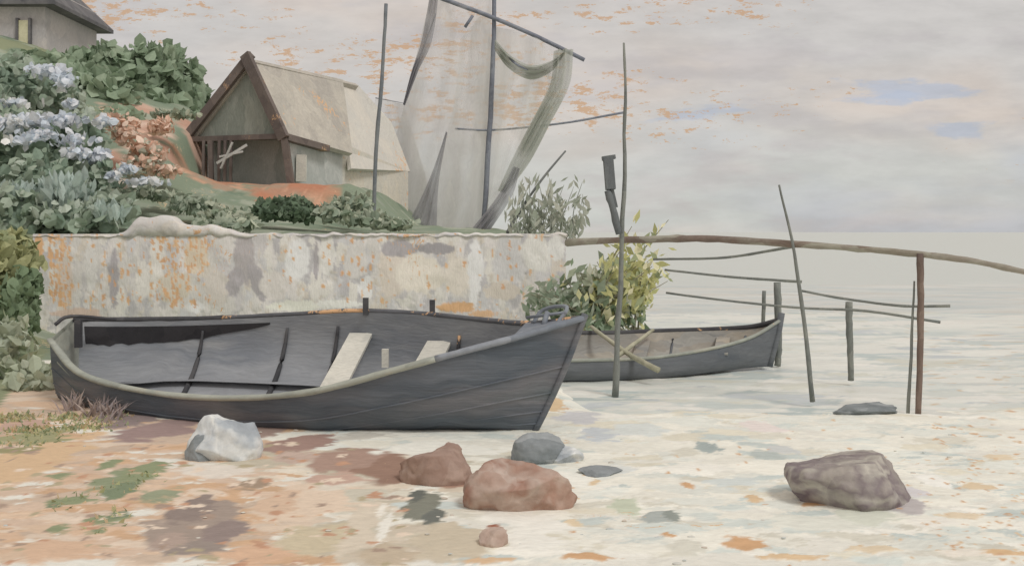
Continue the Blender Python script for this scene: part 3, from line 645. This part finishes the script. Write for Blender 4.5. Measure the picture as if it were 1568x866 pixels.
# ---------------------------------------------------------------- boathouse hut
hut=empty('thatched_boathouse')
m_roof=paint('thatch',[(172,167,156),(160,155,147),(182,176,164),(168,162,152)],g=1.25,scale=.8,stretch=(2,1,.8),streak=(2,1,.5),var=.12,fleck=.2,fleck_scale=5,bump=.6,soft=.5)
m_roof2=paint('thatch_far',[(190,187,179),(183,180,173),(196,190,179)],g=1.35,scale=.8,stretch=(2,1,.8),streak=(2,1,.5),var=.08,fleck=.2,fleck_scale=5,bump=.5,soft=.7)
m_tim=paint('hut_timber',[(98,89,84),(110,100,95),(88,80,78)],g=1.3,scale=2,streak=(3,3,.6),fleck=.06)
m_gab=paint('gable_boards',[(130,134,126),(116,122,114),(142,145,136)],g=1.5,scale=1.5,stretch=(2,1,.5),streak=(4,1,.4),soft=.5,var=.16)
m_hw=paint('hut_wall',[(152,155,152),(164,165,162),(140,145,142)],g=1.6,scale=1.2,stretch=(2,1,.6),streak=(3,3,.6),soft=.5,var=.14)
A=W(383,90,32);Lf=W(290,214,32.7);Rt=W(437,208,31.3)
B=W(545,128,38.5)
ax=(B-A); ax.z=0; axn=ax.normalized()
eR=W(500,228,33.5)
def slab(q,th,mat,name):
    nrm=(q[1]-q[0]).cross(q[-1]-q[0]).normalized()
    if nrm.z<0: nrm=-nrm
    k=len(q);V=[p for p in q]+[p-nrm*th for p in q]
    Fc=[tuple(range(k)),tuple(range(2*k-1,k-1,-1))]+[(i,(i+1)%k,(i+1)%k+k,i+k) for i in range(k)]
    return mk(name,V,Fc,mat,hut,False)
slab([A,W(525,122,37.5),W(540,235,34.6),Rt+Vector((0,0,.05))],.18,m_roof,'roof_near')
slab([W(520,121,37.6),W(548,130,39),W(600,188,39.6),W(628,262,39.6),W(538,258,34.7)],.15,m_roof2,'roof_hip')
Lb=Lf+ax
slab([Lf,Lb,B,A],.15,m_roof,'roof_far')
parts=[beam(A+Vector((.08,-.15,.12)),Lf+Vector((-.2,-.12,-.1)),.16,.26),beam(A+Vector((-.1,-.2,.1)),Rt+Vector((.0,-.18,-.1)),.16,.34),
 beam(Lf+Vector((-.1,-.05,.0)),Rt+Vector((.1,-.12,-.02)),.16,.16),beam(Rt+Vector((0,-.1,-.05)),eR+Vector((0,-.1,0)),.3,.2),
 beam(Rt+Vector((-.0,-.1,-.1)),W(446,284,31.3),.2,.24),beam(W(322,215,31.9),W(324,286,31.9),.14,.16)]
for px in (312,336,345,354): parts.append(beam(W(px,215,31.9),W(px-1,282+ (px%3),31.9),.08,.08))
v,f=join(parts); mk('timber_frame',v,f,m_tim,hut,False)
mk('gable_boarding',[A+Vector((0,.1,-.1)),Lf+Vector((0.1,.1,0)),Rt+Vector((0,.1,0))],[(0,1,2)],m_gab,hut,False)
c1=W(318,212,32.5);c2=W(440,210,31.5);c3=c2+ax*.5;c4=c1+ax*.5
def dn(p): return Vector((p.x,p.y,3.2))
back=[p+axn*.9 for p in (c1,c2)]
mk('walls',[c2,c3,dn(c3),dn(c2), c1,c4,dn(c4),dn(c1), back[0],back[1],dn(back[1]),dn(back[0]), c3,c4,dn(c4),dn(c3)],[(0,1,2,3),(4,5,6,7),(8,9,10,11),(12,13,14,15)],m_hw,hut,False)
v,f=join([beam(W(332,250,31.6),W(378,222,31.5),.05,.08),beam(W(336,240,31.6),W(372,232,31.5),.05,.06),beam(W(338,258,31.6),W(356,218,31.5),.05,.06)]); mk('stacked_laths',v,f,m_hw,hut,False)
v,f=join([beam(W(462,237,31.9),W(461,278,31.9),.3,.16)]); mk('door_white',v,f,m_cream,hut,False)
m_gable2=paint('hut_end_wall',[(186,182,174),(192,184,170),(176,175,168)],g=1.45,scale=1,fleck=.2,fleck_scale=4,soft=.6)
mk('end_wall',[W(515,215,34.4),W(625,262,39.4),W(625,345,39.4),W(515,345,34.4)],[(0,1,2,3)],m_gable2,hut,False)
th=empty('grey_tower_house')
m_th=paint('tower_plaster',[(160,156,156),(170,165,163),(150,148,149)],g=1.5,scale=1,streak=(2,2,.6))
m_thr=paint('tower_roof',[(90,89,92),(102,101,102),(80,80,84)],g=1.5,scale=2)
a=W(-60,60,37);b=W(64,60,36)
V,Fc=box(((a.x+b.x)/2,38.5,7.9),(b.x-a.x,4.5,5.6)); mk('walls',V,Fc,m_th,th,False)
x0,x1=a.x-.5,b.x+.5;zb=10.1
V=[Vector((x0,35.8,zb)),Vector((x1,35.8,zb)),Vector((x1,41.2,zb)),Vector((x0,41.2,zb)),Vector(((x0+x1)/2,38.5,12.6)),Vector((x0,35.8,zb-.14)),Vector((x1,35.8,zb-.14)),Vector((x1,41.2,zb-.14)),Vector((x0,41.2,zb-.14))]
mk('hipped_roof',V,[(0,1,4),(1,2,4),(2,3,4),(3,0,4),(8,7,6,5),(0,5,6,1),(1,6,7,2),(2,7,8,3),(3,8,5,0)],m_thr,th,False)
c=W(37,50,36.2); V,Fc=box((c.x,36.2,c.z),(.34,.12,.85)); mk('window',V,Fc,paint('window_panes',[(200,196,164),(190,187,154)],g=1.2),th,False)
v,f=join([box((c.x-.22,36.18,c.z),(.08,.16,1.0)),box((c.x+.22,36.18,c.z),(.08,.16,1.0)),box((c.x,36.16,c.z-.5),(.52,.2,.08))]); mk('window_frame',v,f,m_thr,th,False)

# ---------------------------------------------------------------- stones
m_white=paint('pale_limestone',[(204,209,211),(184,191,196),(218,220,217),(164,172,178),(144,152,160)],g=1.15,scale=3,warp=.3,bump=.5,soft=.75)
m_brown=paint('brown_stone',[(154,128,115),(166,140,127),(144,116,101),(178,156,142)],g=1.05,scale=3,warp=.25,bump=.6,var=.14,soft=.75)
m_red=paint('red_granite',[(166,138,124),(150,106,88),(184,164,151),(158,122,105),(196,182,172)],g=1.1,scale=2.6,stretch=(1,1,1),warp=.25,bump=.6,var=.14,soft=.75)
m_slate=paint('slate_stone',[(122,129,132),(138,144,147),(112,119,122),(178,183,184)],g=1.15,scale=3,stretch=(.6,1,2),warp=.2,bump=.5,soft=.7)
m_mauve=paint('mauve_boulder',[(142,134,130),(162,155,147),(128,118,120),(180,176,165),(120,108,114),(154,147,142)],g=1.12,scale=3,stretch=(.6,1,1.4),warp=.3,bump=.7,var=.16,soft=.7)
def stone(px,pb,wpx,hpx,mat,seed,deep=.8,rz=0,cuts=9,top=.8):
    d=EYE*F/(pb-355)+wpx*.5/F*7*deep*.6; s=d/F
    return rock('shore_stone',((px-784)*s,d,hpx*s*.28),(wpx*s*.62,wpx*s*.62*deep,hpx*s*.85),mat,seed,cuts,rz,top)
stone(345,704,88,62,m_white,2,.8)
stone(308,705,36,40,m_slate,5)
stone(672,738,104,50,m_brown,3,.9,0,9,.7)
stone(688,705,36,24,m_brown,31,.9)
stone(795,780,136,66,m_red,4,.75)
stone(757,836,40,24,m_red,14)
stone(825,706,70,40,m_slate,6)
stone(862,706,52,20,m_white,16)
stone(920,727,58,9,m_slate,7)
stone(1292,772,172,74,m_mauve,8,.75,.2,7,.62)
stone(1326,632,92,16,m_slate,10,.6,0,9,.5)
parts=[];R=random.Random(4);C=[]
for _ in range(80):
    py=R.uniform(655,866);px=R.uniform(0,1568);d=EYE*F/(py-355);x=(px-784)/F*d;r=R.uniform(.008,.018)
    bm=bmesh.new();bmesh.ops.create_icosphere(bm,subdivisions=2,radius=1)
    V=[Vector((x+v.co.x*r*1.6,d+v.co.y*r,.005+v.co.z*r*.45+.3*r*noise.noise(v.co*2+Vector((x,d,0))))) for v in bm.verts]
    parts.append((V,[tuple(q.index for q in f.verts) for f in bm.faces]));bm.free()
    c=lin(R.choice([(206,206,198),(216,214,202),(200,196,186),(200,188,174),(192,198,195)]),1.05);C+=[c]*len(V)
v,f=join(parts); mk('pebbles',v,f,paint('pebble',[],attr=True),None,True,C)

# ---------------------------------------------------------------- sky & light
wd_=bpy.data.worlds.new('World'); sc.world=wd_; wd_.use_nodes=True
nt=wd_.node_tree;N=nt.nodes;L=nt.links;bg=N['Background']
el=math.radians(52);az=math.radians(140)
sky=N.new('ShaderNodeTexSky');sky.sky_type='NISHITA';sky.sun_disc=False;sky.sun_elevation=el;sky.sun_rotation=az
sks=N.new('ShaderNodeVectorMath');sks.operation='SCALE';sks.inputs['Scale'].default_value=.10;L.new(sky.outputs[0],sks.inputs[0])
tc=N.new('ShaderNodeTexCoord');se=N.new('ShaderNodeSeparateXYZ');L.new(tc.outputs['Generated'],se.inputs[0])
def M(op,a,b=None,c=None):
    n=N.new('ShaderNodeMath');n.operation=op
    for i,q in enumerate((a,b,c)):
        if q is None: continue
        if isinstance(q,(int,float)): n.inputs[i].default_value=q
        else: L.new(q,n.inputs[i])
    return n.outputs[0]
ym=M('MAXIMUM',M('ABSOLUTE',se.outputs['Y']),.12)
u=M('DIVIDE',se.outputs['X'],ym);v_=M('DIVIDE',se.outputs['Z'],ym)
cb=N.new('ShaderNodeCombineXYZ');L.new(u,cb.inputs[0]);L.new(v_,cb.inputs[1])
mp=N.new('ShaderNodeMapping');mp.inputs['Rotation'].default_value=(0,0,math.radians(-10));mp.inputs['Scale'].default_value=(1,3.4,1);L.new(cb.outputs[0],mp.inputs[0])
def NZ(s,d=4,r=.55,off=0):
    n=N.new('ShaderNodeTexNoise');n.inputs['Scale'].default_value=s;n.inputs['Detail'].default_value=d;n.inputs['Roughness'].default_value=r
    a=N.new('ShaderNodeVectorMath');a.inputs[1].default_value=(off,off*.7,off);L.new(mp.outputs[0],a.inputs[0]);L.new(a.outputs[0],n.inputs['Vector'])
    return n.outputs[0]
def MR(x,a,b,c=0,d=1):
    n=N.new('ShaderNodeMapRange');n.interpolation_type='SMOOTHSTEP'
    for i,q in enumerate((a,b,c,d)): n.inputs[i+1].default_value=q
    L.new(x,n.inputs[0]);return n.outputs[0]
def MX(f,a,b):
    n=N.new('ShaderNodeMix');n.data_type='RGBA'
    if isinstance(f,float): n.inputs[0].default_value=f
    else: L.new(f,n.inputs[0])
    for i,q in ((6,a),(7,b)):
        if isinstance(q,tuple): n.inputs[i].default_value=q
        else: L.new(q,n.inputs[i])
    return n.outputs[2]
col=MX(MR(v_,.0,.16),rgba((203,205,200)),rgba((207,202,197)))
col=MX(MR(NZ(2.2,3),.42,.62),col,rgba((215,202,191)))
rightm=MR(u,.05,.35)
bl=M('MULTIPLY',M('MULTIPLY',MR(NZ(3,4,.5,4.3),.45,.6),rightm),MR(v_,.17,.06,0,.9)); 
col=MX(bl,col,rgba((188,190,195)))
col=MX(M('MULTIPLY',MR(NZ(5,4,.6,8),.5,.62),.6),col,rgba((197,190,188)))
wob=NZ(16,4,.6,1)
def ell(u0,v0,ru,rv,sl=0.1):
    a=M('DIVIDE',M('SUBTRACT',u,u0),ru);b=M('DIVIDE',M('SUBTRACT',M('SUBTRACT',v_,v0),M('MULTIPLY',M('SUBTRACT',u,u0),sl)),rv)
    r=M('SQRT',M('ADD',M('MULTIPLY',a,a),M('MULTIPLY',b,b)))
    r=M('ADD',r,M('MULTIPLY',M('SUBTRACT',wob,.5),5.0)); return MR(r,1.1,.3,0,.7)
for q in ((.385,.140,.060,.012,-.1),(.36,.126,.04,.008,0),(.44,.098,.03,.009,-.1),(.19,.115,.05,.008,.15)):
    col=MX(ell(*q),col,rgba((180,189,207)))
strk=NZ(10,5,.65,2); sc_=N.new('ShaderNodeVectorMath');sc_.operation='SCALE';L.new(col,sc_.inputs[0]);L.new(MR(strk,.3,.7,.92,1.07),sc_.inputs['Scale']);col=sc_.outputs[0]
fm=M('ADD',NZ(38,5,.8,6),M('MULTIPLY',NZ(2.6,3,.5,12),1.0))
fmk=MR(fm,1.105,1.135)
col=MX(M('MULTIPLY',fmk,MR(v_,.04,.09,0,.85)),col,rgba((208,163,118)))
col=MX(.93,sks.outputs[0],col)
L.new(col,bg.inputs['Color']);bg.inputs['Strength'].default_value=1.0
sl=bpy.data.lights.new('sun','SUN');sl.energy=1.35;sl.angle=math.radians(16);sl.color=(1,.985,.95)
so=bpy.data.objects.new('sun',sl);sc.collection.objects.link(so)
dirv=Vector((math.sin(az)*math.cos(el),math.cos(az)*math.cos(el),math.sin(el)))
so.rotation_euler=dirv.to_track_quat('Z','Y').to_euler()
cam=bpy.data.cameras.new('camera');co=bpy.data.objects.new('camera',cam);sc.collection.objects.link(co)
co.location=(0,0,EYE);co.rotation_euler=(math.radians(90),0,0);cam.sensor_width=36;cam.lens=36;cam.shift_y=-78/1568;cam.clip_end=9000
sc.camera=co
sc.view_settings.view_transform='Standard';sc.view_settings.look='None';sc.view_settings.exposure=0
